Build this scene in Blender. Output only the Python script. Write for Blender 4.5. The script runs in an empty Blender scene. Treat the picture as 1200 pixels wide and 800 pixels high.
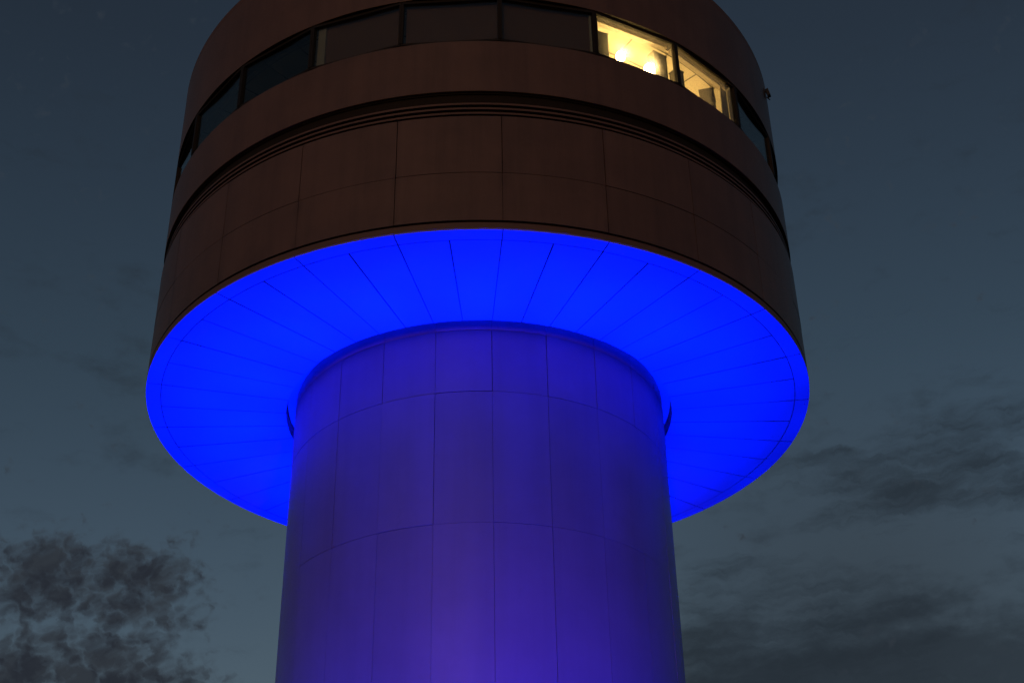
import bpy, bmesh, math, random
from mathutils import Vector, Matrix
random.seed(7)
S = bpy.context.scene
COL = S.collection
R = 7.0                      # radius of the tower head (m)
D = 3.7628 * R               # camera to tower axis
CAM_Z = 1.6
RIM = CAM_Z + 2.0517 * R     # underside of the head above ground
OFF = 3.45                   # azimuth of the seam nearest the camera
NSEG = 23
STEP = 360.0 / NSEG
rad = math.radians

# ------------------------------------------------------------------ camera
cd = bpy.data.cameras.new('camera'); cam = bpy.data.objects.new('camera', cd); COL.objects.link(cam)
cd.sensor_width = 36.0; cd.sensor_fit = 'HORIZONTAL'
cd.lens = 1630.34 / 1200 * 36.0
cd.clip_start = 0.1; cd.clip_end = 20000
PI_, YA, RO = 0.5582, 0.0277, -0.0192
F = Vector((math.sin(YA) * math.cos(PI_), math.cos(YA) * math.cos(PI_), math.sin(PI_)))
RT = Vector((math.cos(YA), -math.sin(YA), 0)); UP = RT.cross(F)
c_, s_ = math.cos(RO), math.sin(RO)
r2 = RT * c_ + UP * s_; u2 = UP * c_ - RT * s_
M = Matrix((r2, u2, -F)).transposed().to_4x4(); M.translation = Vector((0, 0, CAM_Z))
cam.matrix_world = M
S.camera = cam

# ------------------------------------------------------------------ sky
SUN_EL, SUN_AZ = 0.6, 194.0          # low dusk glow behind the photographer (azimuth from +Y, clockwise)
w = bpy.data.worlds.new('World'); S.world = w; w.use_nodes = True
w.cycles.sampling_method = 'MANUAL'; w.cycles.sample_map_resolution = 256
nt = w.node_tree; nt.nodes.clear()
def N(t, **k):
    n = nt.nodes.new(t)
    for a, b in k.items(): setattr(n, a, b)
    return n
def L(a, b): nt.links.new(a, b)
def MA(op, a, b=None, c=None, clamp=False):
    n = N('ShaderNodeMath', operation=op, use_clamp=clamp)
    for i, v in enumerate((a, b, c)):
        if v is None: continue
        if isinstance(v, (int, float)): n.inputs[i].default_value = v
        else: L(v, n.inputs[i])
    return n.outputs[0]
def MR(v, a, b, c=0.0, d=1.0, smooth=True):
    n = N('ShaderNodeMapRange', interpolation_type='SMOOTHSTEP' if smooth else 'LINEAR')
    L(v, n.inputs[0])
    for i, x in enumerate((a, b, c, d)): n.inputs[i + 1].default_value = x
    return n.outputs[0]
def MIXC(f, a, b, blend='MIX'):
    n = N('ShaderNodeMix', data_type='RGBA', blend_type=blend)
    for i, v in ((0, f), (6, a), (7, b)):
        if isinstance(v, (int, float)): n.inputs[i].default_value = v
        elif isinstance(v, tuple): n.inputs[i].default_value = (*v, 1)
        else: L(v, n.inputs[i])
    return n.outputs[2]
out = N('ShaderNodeOutputWorld'); bg = N('ShaderNodeBackground'); L(bg.outputs[0], out.inputs[0])
sky = N('ShaderNodeTexSky', sky_type='NISHITA'); sky.sun_disc = False
sky.sun_elevation = rad(SUN_EL); sky.sun_rotation = rad(SUN_AZ)
sky.air_density = 1.0; sky.dust_density = 1.0; sky.ozone_density = 1.0
SKY_STRENGTH = 0.085
bg.inputs[1].default_value = SKY_STRENGTH
tc = N('ShaderNodeTexCoord'); sp = N('ShaderNodeSeparateXYZ'); L(tc.outputs['Generated'], sp.inputs[0])
X, Y, Z = sp.outputs
az = MA('MULTIPLY', MA('ARCTAN2', X, Y), 57.2958)
el = MA('MULTIPLY', MA('ARCSINE', MA('MINIMUM', MA('MAXIMUM', Z, -1.0), 1.0)), 57.2958)
def vec(a, b, c=0.0):
    n = N('ShaderNodeCombineXYZ')
    for i, v in enumerate((a, b, c)):
        if isinstance(v, (int, float)): n.inputs[i].default_value = v
        else: L(v, n.inputs[i])
    return n.outputs[0]
def noise(v, scale, detail=6, rough=.55, dist=0.0):
    n = N('ShaderNodeTexNoise'); L(v, n.inputs['Vector'])
    n.inputs['Scale'].default_value = scale; n.inputs['Detail'].default_value = detail
    n.inputs['Roughness'].default_value = rough; n.inputs['Distortion'].default_value = dist
    return n.outputs[0]
def ell(a0, e0, ra, re, inner=.35, outer=1.0):
    a = MA('DIVIDE', MA('SUBTRACT', az, a0), ra); e = MA('DIVIDE', MA('SUBTRACT', el, e0), re)
    d2 = MA('SQRT', MA('ADD', MA('MULTIPLY', a, a), MA('MULTIPLY', e, e)))
    return MR(d2, outer, inner)
# clear dusk sky: the Nishita sky, graded grey-blue towards the zenith by elevation
ramp = N('ShaderNodeValToRGB')
L(MR(el, 0.0, 90.0, smooth=False), ramp.inputs[0])
SKYRAMP = [(0.0, (1.14, 1.44, 2.04)), (.2, (1.10, 1.42, 1.95)), (.335, (.82, 1.10, 1.45)), (.48, (.69, .83, 1.07)), (1.0, (.5, .6, .8))]
els = ramp.color_ramp.elements
while len(els) < len(SKYRAMP): els.new(.5)
for e_, (p, c) in zip(els, SKYRAMP): e_.position = p; e_.color = (*c, 1)
base = MIXC(1.0, sky.outputs[0], ramp.outputs[0], 'MULTIPLY')
# clouds: broken dark cumulus low on the left, soft streaky bands on the right
p2 = vec(az, el)
wob = noise(p2, .9, 4, .6)
def puff(v, scale):
    n = N('ShaderNodeTexVoronoi', feature='F1'); L(v, n.inputs['Vector']); n.inputs['Scale'].default_value = scale
    n.inputs['Detail'].default_value = 1; n.inputs['Roughness'].default_value = .55
    return n.outputs['Distance']
pw = vec(MA('ADD', az, MA('MULTIPLY', wob, 1.6)), MA('ADD', MA('MULTIPLY', el, 1.25), MA('MULTIPLY', wob, 1.1)), 4.1)
lump = MA('ADD', MA('MULTIPLY', noise(pw, .62, 9, .60), 1.2), MA('MULTIPLY', puff(pw, 1.3), -.40))
m1 = MA('MAXIMUM', ell(-16.6, 21.4, 8.6, 3.3, .2, 1.0), MA('MULTIPLY', ell(-16.2, 18.0, 8.6, 3.6, .2, 1.0), .98))
d1 = MR(MA('ADD', lump, MA('MULTIPLY', m1, .62)), .53, 1.04)
d1s = MR(MA('ADD', lump, MA('MULTIPLY', m1, .58)), .42, .84)
pr = vec(MA('ADD', MA('MULTIPLY', az, .21), MA('MULTIPLY', wob, .35)), MA('ADD', el, MA('MULTIPLY', wob, 1.0)), 9.3)
st = noise(pr, 1.0, 9, .62)
m2 = MA('MAXIMUM', ell(19.5, 25.2, 9.5, 3.6, .2, 1.0), MA('MULTIPLY', ell(12.0, 19.2, 12.0, 5.2, .2, 1.0), .98))
bank = MR(MA('ADD', MA('MULTIPLY', noise(vec(MA('MULTIPLY', az, .5), el, 2.2), .55, 7, .58), 1.1), MA('MULTIPLY', MA('MULTIPLY', MR(el, 22.5, 16.5), MR(az, 3.0, 7.5)), .52)), .60, .98)
d2 = MR(MA('ADD', st, MA('MULTIPLY', m2, .32)), .56, .98)
hz = ell(16, 19.5, 15.0, 11.5, .1, 1.0)                    # thin grey veil over the right-hand sky
base = MIXC(MA('MULTIPLY', hz, .82), base, (.43, .61, .80))
base = MIXC(MA('MULTIPLY', d2, .82), base, (.20, .29, .40))
base = MIXC(MA('MULTIPLY', bank, .75), base, (.22, .31, .42))
base = MIXC(MA('MULTIPLY', d1s, .50), base, (.46, .60, .78))
base = MIXC(MA('MULTIPLY', d1, .92), base, MIXC(MR(noise(pw, .9, 6, .6), .35, .65), (.20, .235, .33), (.32, .39, .50)))
L(base, bg.inputs[0])

# ------------------------------------------------------------------ lights
sd = bpy.data.lights.new('sun', 'SUN'); sun = bpy.data.objects.new('sun', sd); COL.objects.link(sun)
sd.energy = 0.50; sd.angle = rad(12); sd.color = (1.0, .50, .26)
sdir = Vector((math.sin(rad(SUN_AZ)) * math.cos(rad(SUN_EL)), math.cos(rad(SUN_AZ)) * math.cos(rad(SUN_EL)), math.sin(rad(SUN_EL))))
sun.rotation_euler = sdir.to_track_quat('Z', 'Y').to_euler()

def flood(az_deg, r, z, tr, tz, watts, color, cone, taz=None, blend=.6, size=.25):
    l = bpy.data.lights.new('flood_lamp', 'SPOT'); o = bpy.data.objects.new('flood_lamp', l); COL.objects.link(o)
    a = rad(az_deg); t = rad(az_deg if taz is None else taz)
    o.location = (r * math.sin(a), D - r * math.cos(a), z)
    tgt = Vector((tr * math.sin(t), D - tr * math.cos(t), tz))
    o.rotation_euler = (Vector(o.location) - tgt).to_track_quat('Z', 'Y').to_euler()
    l.energy = watts; l.color = color; l.spot_size = rad(cone); l.spot_blend = blend; l.shadow_soft_size = size
BLUE = (0.0, .0058, 1.0)
for i in range(16):
    a = 11.25 + i * 22.5
    wt = {2: .9, 3: .55, 4: .40, 5: .45, 6: .7}.get(i, 1.0)
    flood(a, 6.35, .35, 6.1, RIM, 37000 * wt, BLUE, 23, blend=1.0)
    flood(a, 6.0, .35, 4.9, RIM, 40000 * (.5 + .5 * wt), BLUE, 13.5, blend=1.0)
flood(4, 9.5, .35, 3.9, 6.5, 18000, (.0, .012, 1.0), 66, blend=1.0, size=.9)
flood(3, 16.0, .35, 3.9, 7.0, 2000, (1.0, .12, .85), 38, blend=1.0, size=.9)
flood(40, 8.0, .35, 3.9, 5.0, 10000, (.0, .012, 1.0), 60, blend=1.0, size=.9)
flood(-48, 8.0, .35, 3.9, 5.0, 12000, (.0, .012, 1.0), 60, blend=1.0, size=.9)

S.view_settings.view_transform = 'Standard'; S.view_settings.look = 'None'
S.view_settings.exposure = 0; S.view_settings.gamma = 1; S.view_settings.use_curve_mapping = False
S.render.engine = 'CYCLES'
S.cycles.use_denoising = True
S.cycles.max_bounces = 8; S.cycles.transparent_max_bounces = 12
S.cycles.sample_clamp_indirect = 4

# ------------------------------------------------------------------ materials
def mat(name, col, rough=.6, metal=0.0, spec=.5, var=.12, scale=1.2, streak=0.0, bump=0.0, stain=None, attr=False, fine=40, seam_dirt=None):
    m = bpy.data.materials.new(name); m.use_nodes = True
    t = m.node_tree; b = t.nodes['Principled BSDF']
    b.inputs['Roughness'].default_value = rough; b.inputs['Metallic'].default_value = metal
    b.inputs['Specular IOR Level'].default_value = spec
    def nn(k, **kw):
        n = t.nodes.new(k)
        for a, v in kw.items(): setattr(n, a, v)
        return n
    def mix(f, a, bb, blend='MIX'):
        n = nn('ShaderNodeMix', data_type='RGBA', blend_type=blend)
        for i, v in ((0, f), (6, a), (7, bb)):
            if isinstance(v, (int, float)): n.inputs[i].default_value = v
            elif isinstance(v, tuple): n.inputs[i].default_value = (*v, 1)
            else: t.links.new(v, n.inputs[i])
        return n.outputs[2]
    def nz(vv, s, det=6, rg=.6):
        n = nn('ShaderNodeTexNoise'); t.links.new(vv, n.inputs['Vector'])
        n.inputs['Scale'].default_value = s; n.inputs['Detail'].default_value = det; n.inputs['Roughness'].default_value = rg
        return n.outputs[0]
    def mr(v, a, bb, c, d):
        n = nn('ShaderNodeMapRange'); t.links.new(v, n.inputs[0])
        for i, x in enumerate((a, bb, c, d)): n.inputs[i + 1].default_value = x
        return n.outputs[0]
    co = nn('ShaderNodeTexCoord').outputs['Object']
    v1 = mr(nz(co, scale), .3, .7, 1 - var, 1 + var)
    c = mix(1.0, col, v1, 'MULTIPLY')
    if streak:
        mp = nn('ShaderNodeMapping'); t.links.new(co, mp.inputs[0]); mp.inputs['Scale'].default_value = (2.2, 2.2, .12)
        v2 = mr(nz(mp.outputs[0], 1.6, 8, .65), .45, .75, 1.0, 1 - streak)
        c = mix(1.0, c, v2, 'MULTIPLY')
    if attr:
        at = nn('ShaderNodeAttribute'); at.attribute_name = 'tone'
        c = mix(1.0, c, mr(at.outputs['Fac'], 0, 1, .94, 1.05), 'MULTIPLY')
    if stain:
        s1 = mr(nz(co, 2.6, 9, .7), .60, .74, 0, .55)
        c = mix(s1, c, stain)
    if seam_dirt:
        # grime gathered along the vertical joints, heaviest where they cross the horizontal ones
        def mt(op, a, bb=None):
            n = nn('ShaderNodeMath', operation=op)
            for i, v in enumerate((a, bb)):
                if v is None: continue
                if isinstance(v, (int, float)): n.inputs[i].default_value = v
                else: t.links.new(v, n.inputs[i])
            return n.outputs[0]
        xyz = nn('ShaderNodeSeparateXYZ'); t.links.new(co, xyz.inputs[0])
        ang = mt('MULTIPLY', mt('ARCTAN2', xyz.outputs[0], mt('MULTIPLY', xyz.outputs[1], -1.0)), 57.2958)
        fr_ = mt('ABSOLUTE', mt('SUBTRACT', mt('FRACT', mt('ADD', mt('DIVIDE', mt('SUBTRACT', ang, OFF), STEP), 100.5)), .5))
        wob = nz(co, 3.0, 7, .65)
        near = mr(mt('ADD', fr_, mt('MULTIPLY', wob, .10)), .035, .105, 1, 0)
        zz = None
        for hz in seam_dirt:
            q = mr(mt('ABSOLUTE', mt('SUBTRACT', xyz.outputs[2], RIM + hz - .10)), .05, .55, 1, .22)
            zz = q if zz is None else mt('MAXIMUM', zz, q)
        c = mix(mt('MULTIPLY', mt('MULTIPLY', near, zz), mt('MULTIPLY', mr(nz(co, .8, 3), .35, .6, .25, 1), .6)), c, (.045, .024, .016))
    t.links.new(c, b.inputs['Base Color'])
    t.links.new(mr(nz(co, fine, 4), .3, .7, rough - .08, rough + .08), b.inputs['Roughness'])
    if bump:
        bp = nn('ShaderNodeBump'); bp.inputs['Strength'].default_value = bump; bp.inputs['Distance'].default_value = .02
        t.links.new(nz(co, 1.1, 5), bp.inputs['Height']); t.links.new(bp.outputs[0], b.inputs['Normal'])
    return m
def emit(name, col, strength):
    m = bpy.data.materials.new(name); m.use_nodes = True; t = m.node_tree
    b = t.nodes['Principled BSDF']; b.inputs['Base Color'].default_value = (.8, .75, .6, 1)
    b.inputs['Emission Color'].default_value = (*col, 1); b.inputs['Emission Strength'].default_value = strength
    return m
HEAD = mat('head_panels', (.136, .080, .063), rough=.42, var=.13, streak=.22, bump=.12, stain=(.095, .055, .042), attr=True, seam_dirt=(.1795 * R, .03 * R, .40 * R))
HEAD_TRIM = mat('head_trim', (.13, .07, .052), rough=.5, var=.1)
DARK = mat('dark_bronze', (.016, .010, .006), rough=.65, spec=.2, var=.1)
JOINT = mat('joint_sealant', (.035, .03, .028), rough=.9)
SHAFT = mat('shaft_panels', (.135, .115, .135), rough=.40, var=.07, streak=.10, bump=.10, stain=(.105, .095, .10), attr=True)
COLLAR = mat('collar_warm_glow_tint', (.42, .22, .24), rough=.4, var=.08)  # pale reddish colour stands in for warm light on the shaft's top band
SOFF = mat('soffit_panels', (.25, .25, .25), rough=.55, var=.04)
FRAME = mat('window_frame', (.016, .012, .009), rough=.6, spec=.25, var=.1)
BLIND = mat('blind_fabric', (.19, .085, .042), rough=.8, var=.08)
PALE = mat('pale_blind', (.42, .36, .28), rough=.8, var=.08)
CEIL = mat('ceiling_paint', (.62, .55, .42), rough=.9, var=.05)
WALLI = mat('room_wall', (.62, .56, .44), rough=.9, var=.05)
CARPET = mat('room_floor', (.10, .09, .08), rough=.95)
STEEL = mat('cabinet_steel', (.085, .075, .045), rough=.5, var=.08)
ROOF = mat('roof_membrane', (.2, .2, .2), rough=.9)
BLACK = mat('black_metal', (.012, .012, .014), rough=.5)
GLOBE = emit('lamp_globe', (1.0, .60, .21), 190)
def glass():
    m = bpy.data.materials.new('window_glass'); m.use_nodes = True; t = m.node_tree; t.nodes.clear()
    o = t.nodes.new('ShaderNodeOutputMaterial'); mx = t.nodes.new('ShaderNodeMixShader')
    tr = t.nodes.new('ShaderNodeBsdfTransparent'); tr.inputs[0].default_value = (.80, .86, .84, 1)
    gl = t.nodes.new('ShaderNodeBsdfGlossy'); gl.inputs['Roughness'].default_value = .03; gl.inputs[0].default_value = (.9, .97, .95, 1)
    fr = t.nodes.new('ShaderNodeLayerWeight'); pw_ = t.nodes.new('ShaderNodeMath'); pw_.operation = 'POWER'; pw_.inputs[1].default_value = 5
    ma = t.nodes.new('ShaderNodeMath'); ma.operation = 'MULTIPLY_ADD'; ma.inputs[1].default_value = .95; ma.inputs[2].default_value = .055
    du = t.nodes.new('ShaderNodeBsdfTranslucent'); du.inputs[0].default_value = (.6, .58, .54, 1); m2 = t.nodes.new('ShaderNodeMixShader'); m2.inputs[0].default_value = .06
    t.links.new(tr.outputs[0], m2.inputs[1]); t.links.new(du.outputs[0], m2.inputs[2])
    t.links.new(fr.outputs['Facing'], pw_.inputs[0]); t.links.new(pw_.outputs[0], ma.inputs[0]); t.links.new(ma.outputs[0], mx.inputs[0]); t.links.new(m2.outputs[0], mx.inputs[1]); t.links.new(gl.outputs[0], mx.inputs[2])
    t.links.new(mx.outputs[0], o.inputs[0])
    return m
GLASS = glass()

# ------------------------------------------------------------------ mesh helpers
class MB:
    def __init__(s): s.v = []; s.f = []; s.sm = []; s.tone = []; s.mi = []
    def quad(s, pts, smooth=False, tone=.5, mi=0):
        b = len(s.v); s.v += [tuple(p) for p in pts]; s.f.append(tuple(range(b, b + len(pts)))); s.sm.append(smooth); s.tone.append(tone); s.mi.append(mi)
    def grid(s, rows, smooth=True, tone=.5, mi=0):
        b = len(s.v); n = len(rows[0])
        for r in rows: s.v += [tuple(p) for p in r]
        for i in range(len(rows) - 1):
            for j in range(n - 1):
                s.f.append((b + i * n + j, b + i * n + j + 1, b + (i + 1) * n + j + 1, b + (i + 1) * n + j)); s.sm.append(smooth); s.tone.append(tone); s.mi.append(mi)
    def box(s, c, x, y, z, mi=0):
        # c centre, x,y,z half-extent vectors
        c, x, y, z = map(Vector, (c, x, y, z))
        P = [c + x * i + y * j + z * k for i in (-1, 1) for j in (-1, 1) for k in (-1, 1)]
        for q in ((0, 1, 3, 2), (4, 6, 7, 5), (0, 4, 5, 1), (2, 3, 7, 6), (0, 2, 6, 4), (1, 5, 7, 3)): s.quad([P[i] for i in q], mi=mi)
    def build(s, name, mats, parent=None, bevel=0, weld=False):
        me = bpy.data.meshes.new(name); me.from_pydata(s.v, [], s.f)
        mats = mats if isinstance(mats, (list, tuple)) else [mats]
        for m in mats: me.materials.append(m)
        for p, sm, mi in zip(me.polygons, s.sm, s.mi): p.use_smooth = sm; p.material_index = mi
        a = me.attributes.new('tone', 'FLOAT', 'FACE')
        for i, t in enumerate(s.tone): a.data[i].value = t
        bm = bmesh.new(); bm.from_mesh(me)
        if weld: bmesh.ops.remove_doubles(bm, verts=bm.verts, dist=1e-4)
        bm.to_mesh(me); bm.free()
        o = bpy.data.objects.new(name, me); COL.objects.link(o)
        if parent is not None: o.parent = parent
        if bevel:
            md = o.modifiers.new('bevel', 'BEVEL'); md.width = bevel; md.segments = 2; md.limit_method = 'ANGLE'
        return o
def P(r, a, z):      # local to the tower: azimuth 0 faces the camera; z above the head's rim, in metres
    a = rad(a); return (r * math.sin(a), -r * math.cos(a), RIM + z)
def arc(r, z, a0, a1, n): return [P(r, a0 + (a1 - a0) * i / n, z) for i in range(n + 1)]
def band(mb, prof, a0=0.0, a1=360.0, n=230, mi=0, tone=.5):
    for (ra, za), (rb, zb) in zip(prof[:-1], prof[1:]):
        mb.grid([arc(ra, za, a0, a1, n), arc(rb, zb, a0, a1, n)], mi=mi, tone=tone)
def panel(mb, r, z0, z1, a0, a1, depth, n=10, tone=.5, m=1, dr=(0, 0)):
    # one cladding panel curved to radius r with returned edges
    rows = []
    for i in range(m + 1):
        rows.append(arc(r + dr[0] + (dr[1] - dr[0]) * i / m, z0 + (z1 - z0) * i / m, a0, a1, n))
    mb.grid(rows, tone=tone)
    ri = r - depth
    mb.grid([arc(ri, z0, a0, a1, n), rows[0]], tone=tone); mb.grid([rows[-1], arc(ri, z1, a0, a1, n)], tone=tone)
    mb.quad([P(ri, a0, z0), P(r + dr[0], a0, z0), P(r + dr[1], a0, z1), P(ri, a0, z1)], tone=tone)
    mb.quad([P(r + dr[0], a1, z0), P(ri, a1, z0), P(ri, a1, z1), P(r + dr[1], a1, z1)], tone=tone)
def course(mb, r, z0, z1, depth, gap, jit=.004, seed=0):
    rg = random.Random(seed)
    for k in range(NSEG):
        a0, a1 = OFF + k * STEP, OFF + (k + 1) * STEP
        g0 = math.degrees(gap * rg.uniform(.12, 1.15) / r); g1 = math.degrees(gap * rg.uniform(.12, 1.15) / r)
        j = rg.uniform(-jit, jit)
        panel(mb, r, z0 + gap * rg.uniform(.12, .9), z1 - gap * rg.uniform(.12, .9), a0 + g0, a1 - g1, depth, tone=rg.random(), dr=(j + rg.uniform(-jit, jit) * .5, j + rg.uniform(-jit, jit) * .5))
def empty(name, loc, label, cat, group=None):
    o = bpy.data.objects.new(name, None); COL.objects.link(o); o.location = loc; o.empty_display_size = .3
    tag(o, label, cat, group); return o
def tag(o, label, cat, group=None):
    o['label'] = label; o['category'] = cat
    if group: o['group'] = group

# ------------------------------------------------------------------ ground
g = MB(); n = 64
for i in range(n):
    a, b = 2 * math.pi * i / n, 2 * math.pi * (i + 1) / n
    g.quad([(0, 0, 0), (6000 * math.cos(a), 6000 * math.sin(a), 0), (6000 * math.cos(b), 6000 * math.sin(b), 0)])
GROUND = mat('asphalt', (.05, .05, .052), rough=.9, var=.2, scale=.4)
go = g.build('ground', GROUND, weld=True); go['kind'] = 'structure'

# ------------------------------------------------------------------ tower
T = empty('observation_tower', (0, D, 0), 'round dusk-lit tower with blue lit underside and wide drum head on thick shaft', 'tower')
RS = .561 * R
# shaft: courses of curved panels on a dark backing
mb = MB(); band(mb, [(RS - .035, -RIM), (RS - .035, .30)], mi=0)
mb.build('shaft_core', JOINT, T)
mb = MB()
zs = [-.0135, -.206, -.585, -1.03, -1.41, -1.79, -2.17]
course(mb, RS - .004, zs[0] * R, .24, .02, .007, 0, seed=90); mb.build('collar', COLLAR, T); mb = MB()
for i in range(len(zs) - 1): course(mb, RS, zs[i + 1] * R, zs[i] * R, .03, (.009, .007, .005, .006, .006, .006)[i], .003, seed=i)
course(mb, RS, -RIM, zs[-1] * R, .03, .011, seed=50)
mb.build('shaft', SHAFT, T)
# soffit with a recess around the shaft
LIP = .5886 * R; REC = .034 * R; RING = .957 * R
mb = MB(); band(mb, [(LIP + .002, .03), (R - .01, .03)]); 
mb.build('soffit_backing', JOINT, T)
mb = MB(); rg = random.Random(3)
def sector(mb, r0, r1, a0, a1, z, tone, nr=1):
    na = 8
    mb.grid([arc(r0 + (r1 - r0) * i / nr, z, a0, a1, na) for i in range(nr + 1)], tone=tone)
    mb.grid([arc(r0, z + .025, a0, a1, na), arc(r0, z, a0, a1, na)], tone=tone); mb.grid([arc(r1, z, a0, a1, na), arc(r1, z + .025, a0, a1, na)], tone=tone)
    for a in (a0, a1): mb.quad([P(r0, a, z), P(r1, a, z), P(r1, a, z + .025), P(r0, a, z + .025)], tone=tone)
for k in range(NSEG):
    a0, a1 = OFF + k * STEP, OFF + (k + 1) * STEP; am = (a0 + a1) / 2
    for s0, s1 in ((a0, am), (am, a1)):
        sector(mb, LIP, RING - .008, s0 + .012 / 5 * 57.3 * rg.uniform(.6, 1.1), s1 - .012 / 5 * 57.3 * rg.uniform(.6, 1.1), rg.uniform(-.002, .002), rg.random(), nr=4)
    sector(mb, RING + .009, R - .003, a0 + .09, a1 - .09, rg.uniform(-.002, .002), rg.random())
mb.build('soffit', SOFF, T)
mb = MB(); band(mb, [(LIP, .027), (LIP, REC - .004)]); band(mb, [(RS - .02, REC - .004), (LIP, REC - .004)], tone=.3)
mb.build('shadow_gap', SOFF, T)
# head: rim strip, lower wall, ribbed groove, sill band, window band, parapet
mb = MB(); band(mb, [(R - .002, .026), (R, .027), (R, .155)]); band(mb, [(R, .155), (R - .05, .155)])
mb.build('rim_strip', HEAD_TRIM, T)
mb = MB(); band(mb, [(R - .055, .10), (R - .055, .368 * R + .02)]); band(mb, [(R - .09, .360 * R), (R - .09, .47 * R)]); band(mb, [(R - .06, .45 * R), (R - .06, .64 * R)])
mb.build('head_backing', DARK, T)
mb = MB()
course(mb, R, .20, .1795 * R, .05, .010, .003, seed=21); course(mb, R, .1795 * R, .368 * R, .05, .010, .003, seed=22)
mb.build('lower_wall', HEAD, T)
mb = MB()
for z in (.377, .393, .409): band(mb, [(R - .09, z * R), (R - .025, z * R), (R - .025, (z + .0065) * R), (R - .09, (z + .0065) * R)])
mb.build('groove_ribs', HEAD_TRIM, T)
mb = MB(); band(mb, [(R - .09, .4535 * R), (R - .006, .4535 * R), (R, .4545 * R), (R, .632 * R), (R - .02, .635 * R), (R - .55, .637 * R)])
mb.build('sill_band', HEAD, T)
mb = MB(); band(mb, [(R - .004, .803 * R), (R, .804 * R), (R, 1.085 * R)]); mb.build('upper_wall', HEAD, T)
mb = MB(); band(mb, [(R, 1.085 * R), (R + .001, 1.087 * R), (R + .001, 1.1066 * R), (R - .25, 1.1066 * R), (R - .25, 1.04 * R)]); mb.build('parapet_cap', HEAD_TRIM, T)
mb = MB(); band(mb, [(.0, 1.04 * R), (R - .24, 1.04 * R)]); mb.build('roof', ROOF, T)
mb = MB(); band(mb, [(R - .30, .8055 * R), (R - .30, .804 * R), (R - .005, .804 * R)]); mb.build('window_head', FRAME, T)
# interior
FL, CE = .48 * R, .825 * R
mb = MB(); band(mb, [(.30 * R, FL), (R - .1, FL)]); mb.build('room_floor', CARPET, T)
mb = MB(); band(mb, [(.30 * R, CE), (R - .05, CE)]); mb.build('room_ceiling', CEIL, T)
mb = MB()
for rr in (.93, .845, .76, .675): band(mb, [(rr * R, CE - .012), (rr * R + .03, CE - .012)])
for k in range(NSEG * 2):
    a = OFF + (k + .25) * STEP / 2; mb.quad([P(.62 * R, a - .12, CE - .008), P(R - .12, a - .12, CE - .008), P(R - .12, a + .12, CE - .008), P(.62 * R, a + .12, CE - .008)])
mb.build('ceiling_grid', STEEL, T)
mb = MB(); band(mb, [(.36 * R, FL), (.36 * R, CE)]); mb.build('core_wall', WALLI, T)
mb = MB(); band(mb, [(R - .55, FL), (R - .55, .637 * R)]); mb.build('window_apron', WALLI, T)
for a in (OFF + STEP - .1, OFF + 3 * STEP + .1):
    mb = MB(); aa = rad(a); d = Vector((math.sin(aa), -math.cos(aa), 0)); t_ = Vector((math.cos(aa), math.sin(aa), 0))
    mb.box(d * (.672 * R) + Vector((0, 0, RIM + (FL + CE) / 2)), d * (.312 * R), t_ * .05, Vector((0, 0, (CE - FL) / 2 - .003))); mb.build('partition', WALLI, T)
# windows: flat panes, each with its own frame
Z0, Z1 = .637 * R + .004, .803 * R - .004
def flat(mb, r, a0, a1, z0, z1, th, ma=0.0):
    p, q = Vector(P(r, a0, 0)), Vector(P(r, a1, 0)); x = (q - p) / 2; c = (p + q) / 2; nrm = Vector((x.y, -x.x, 0)).normalized()
    c.z = RIM + (z0 + z1) / 2
    mb.box(c, x, nrm * th, Vector((0, 0, (z1 - z0) / 2)))
RP = R - .05
for k in range(NSEG):
    a0, a1 = OFF + k * STEP, OFF + (k + 1) * STEP
    kk = (k + 11) % NSEG - 11          # signed bay number, 0 starts at the seam nearest the camera
    mb = MB(); flat(mb, RP - .01, a0 + .35, a1 - .35, Z0 + .05, Z1 - .06, .006)
    wnd = mb.build('window', GLASS, T)
    mb = MB()
    flat(mb, RP, a0 + .02, a1 - .02, Z1 - .06, Z1, .04); flat(mb, RP, a0 + .02, a1 - .02, Z0, Z0 + .05, .04)
    flat(mb, RP, a0 + .02, a0 + .36, Z0 + .05, Z1 - .06, .05); flat(mb, RP, a1 - .36, a1 - .02, Z0 + .05, Z1 - .06, .05)
    mb.build('frame', FRAME, wnd)
    if kk in (-2, -1, 0):
        mb = MB(); s = a0 + .5 + (1.5 if kk == -2 else 0); flat(mb, RP - .12, s, a1 - .3, Z0 + .02, Z1 - .02, .004); mb.build('blind', BLIND, wnd)
    if kk == -2:
        mb = MB(); flat(mb, RP - .10, a0 + .5, a0 + 1.95, Z0, Z1 - .02, .02); mb.build('blind_edge', PALE, wnd)
# things standing on the sill inside the lit windows
SZ = .637 * R + .003
def sill_thing(name, az, r, label, cat, group=None):
    o = empty(name, (r * math.sin(rad(az)), D - r * math.cos(rad(az)), RIM + SZ), label, cat, group)
    o.rotation_euler = (0, 0, rad(az)); return o          # local -Y looks out of the window
def cabinet(az, r, wd, dp, h, label, cat='cabinet'):
    o = sill_thing('storage_box', az, r, label, cat, 'boxes standing in the lit windows')
    mb = MB(); mb.box((0, 0, h / 2 + .02), (wd / 2, 0, 0), (0, dp / 2, 0), (0, 0, h / 2 - .02)); mb.build('case', STEEL, o, bevel=.012)
    mb = MB(); mb.box((0, 0, h + .008), (wd / 2 + .012, 0, 0), (0, dp / 2 + .012, 0), (0, 0, .012)); mb.build('lid', STEEL, o, bevel=.005)
    mb = MB(); mb.box((0, 0, .010), (wd / 2 - .02, 0, 0), (0, dp / 2 - .02, 0), (0, 0, .010)); mb.build('plinth', BLACK, o)
    return o
cabinet(20.95, R - .27, .24, .20, .78, 'narrow dark olive box at the left edge of the first lit window')
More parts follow.
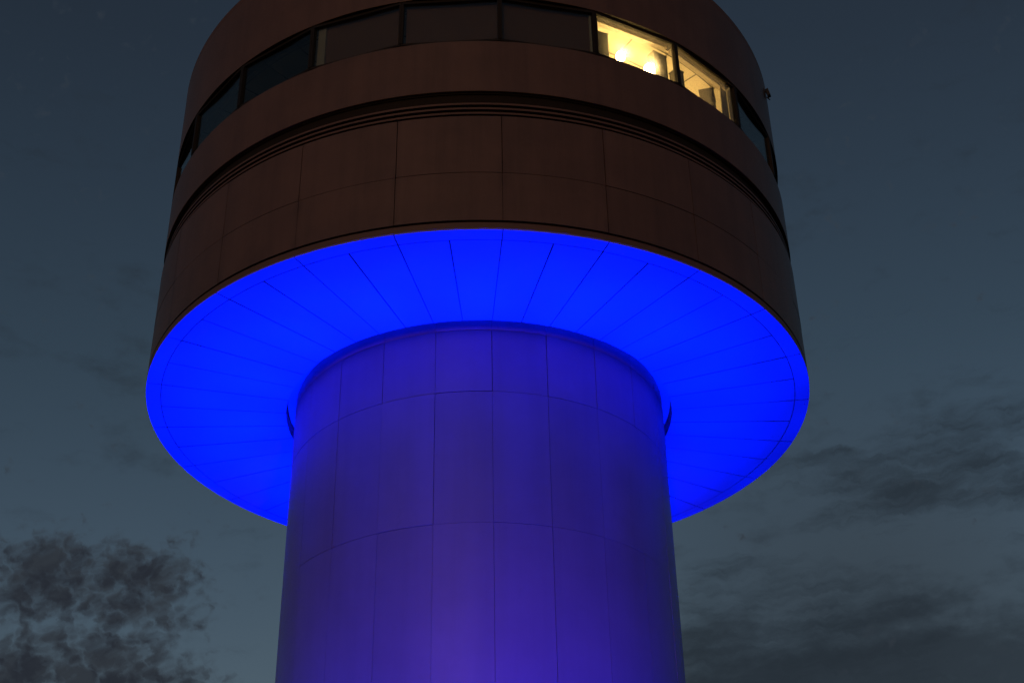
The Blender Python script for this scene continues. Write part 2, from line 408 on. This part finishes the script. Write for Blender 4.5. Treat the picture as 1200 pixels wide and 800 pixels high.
cabinet(32.35, R - .28, .33, .20, .80, 'tall dark olive box right of the two lamps in the first lit window')
cabinet(36.55, R - .27, .20, .20, .62, 'small dark box at the left edge of the second lit window')
cabinet(45.4, R - .34, .44, .28, .66, 'pale olive box with one brighter side in the second lit window').rotation_euler.z = rad(45.4 + 28)
def lamp(az, r, label, hz=.40, rr=.092):
    o = sill_thing('table_lamp', az, r, label, 'lamp', 'lamps shining in the first lit window')
    mb = MB()
    def lathe(mb, prof, n=24):
        for (ra, za), (rb, zb) in zip(prof[:-1], prof[1:]):
            mb.grid([[(ra * math.cos(2 * math.pi * i / n), ra * math.sin(2 * math.pi * i / n), za) for i in range(n + 1)], [(rb * math.cos(2 * math.pi * i / n), rb * math.sin(2 * math.pi * i / n), zb) for i in range(n + 1)]])
    lathe(mb, [(0, 0), (.09, 0), (.09, .02), (.03, .035), (0, .036)]); mb.build('base', BLACK, o)
    mb = MB(); lathe(mb, [(.014, .03), (.014, hz - rr * 1.2)]); mb.build('stem', BLACK, o)
    mb = MB(); lathe(mb, [(rr * math.sin(math.pi * i / 14) * (1.12 - .22 * i / 14), hz - rr * 1.3 * math.cos(math.pi * i / 14)) for i in range(15)]); mb.build('globe', GLOBE, o)
rl = bpy.data.lights.new('room_fill_light', 'POINT'); ro = bpy.data.objects.new('room_fill_light', rl); COL.objects.link(ro)  # unseen fill light added deeper in the room to brighten the second window
ro.location = (.72 * R * math.sin(rad(40)), D - .72 * R * math.cos(rad(40)), RIM + .66 * R); rl.energy = 260; rl.color = (1.0, .58, .20); rl.shadow_soft_size = .15
lamp(24.6, R - .26, 'glaring round lamp nearest the left box in the lit window')
lamp(30.2, R - .26, 'glaring round lamp beside the tall olive box in the lit window', .34, .10)
# pale blind at the right end of the second lit window, light pelmet along both heads
for kk in (1, 2):
    a0, a1 = OFF + kk * STEP, OFF + (kk + 1) * STEP
    mb = MB(); flat(mb, R - .24, a0 + .5, a1 - .5, Z1 - .06, Z1 + .02, .05); mb.build('pelmet', PALE, T)
mb = MB(); flat(mb, R - .20, OFF + 3 * STEP - 2.5, OFF + 3 * STEP - .45, SZ, Z1 - .10, .012); mb.build('side_blind', PALE, T)
mb = MB(); flat(mb, R - .18, OFF + STEP + .5, OFF + STEP + 1.1, SZ, Z1 - .10, .012); mb.build('side_blind', PALE, T)
# little lantern bracketed to the upper wall at the right
fa = rad(69.2); fo = bpy.data.objects.new('wall_lantern', None); COL.objects.link(fo); fo.parent = T
fo.location = ((R) * math.sin(fa), -R * math.cos(fa), RIM + 1.02 * R); fo.rotation_euler = (0, 0, fa)
mb = MB(); mb.box((0, -.006, .04), (.05, 0, 0), (0, .006, 0), (0, 0, .12)); mb.box((0, -.03, .09), (.015, 0, 0), (0, .025, 0), (0, 0, .02)); mb.build('bracket', BLACK, fo)
mb = MB(); mb.box((0, -.075, .03), (.05, 0, 0), (0, .035, -.012), (0, .02, .10)); mb.build('housing', BLACK, fo, bevel=.015)
mb = MB(); mb.box((0, -.065, -.13), (.012, 0, 0), (0, .010, 0), (0, .03, .05)); mb.build('cable_tail', BLACK, fo)
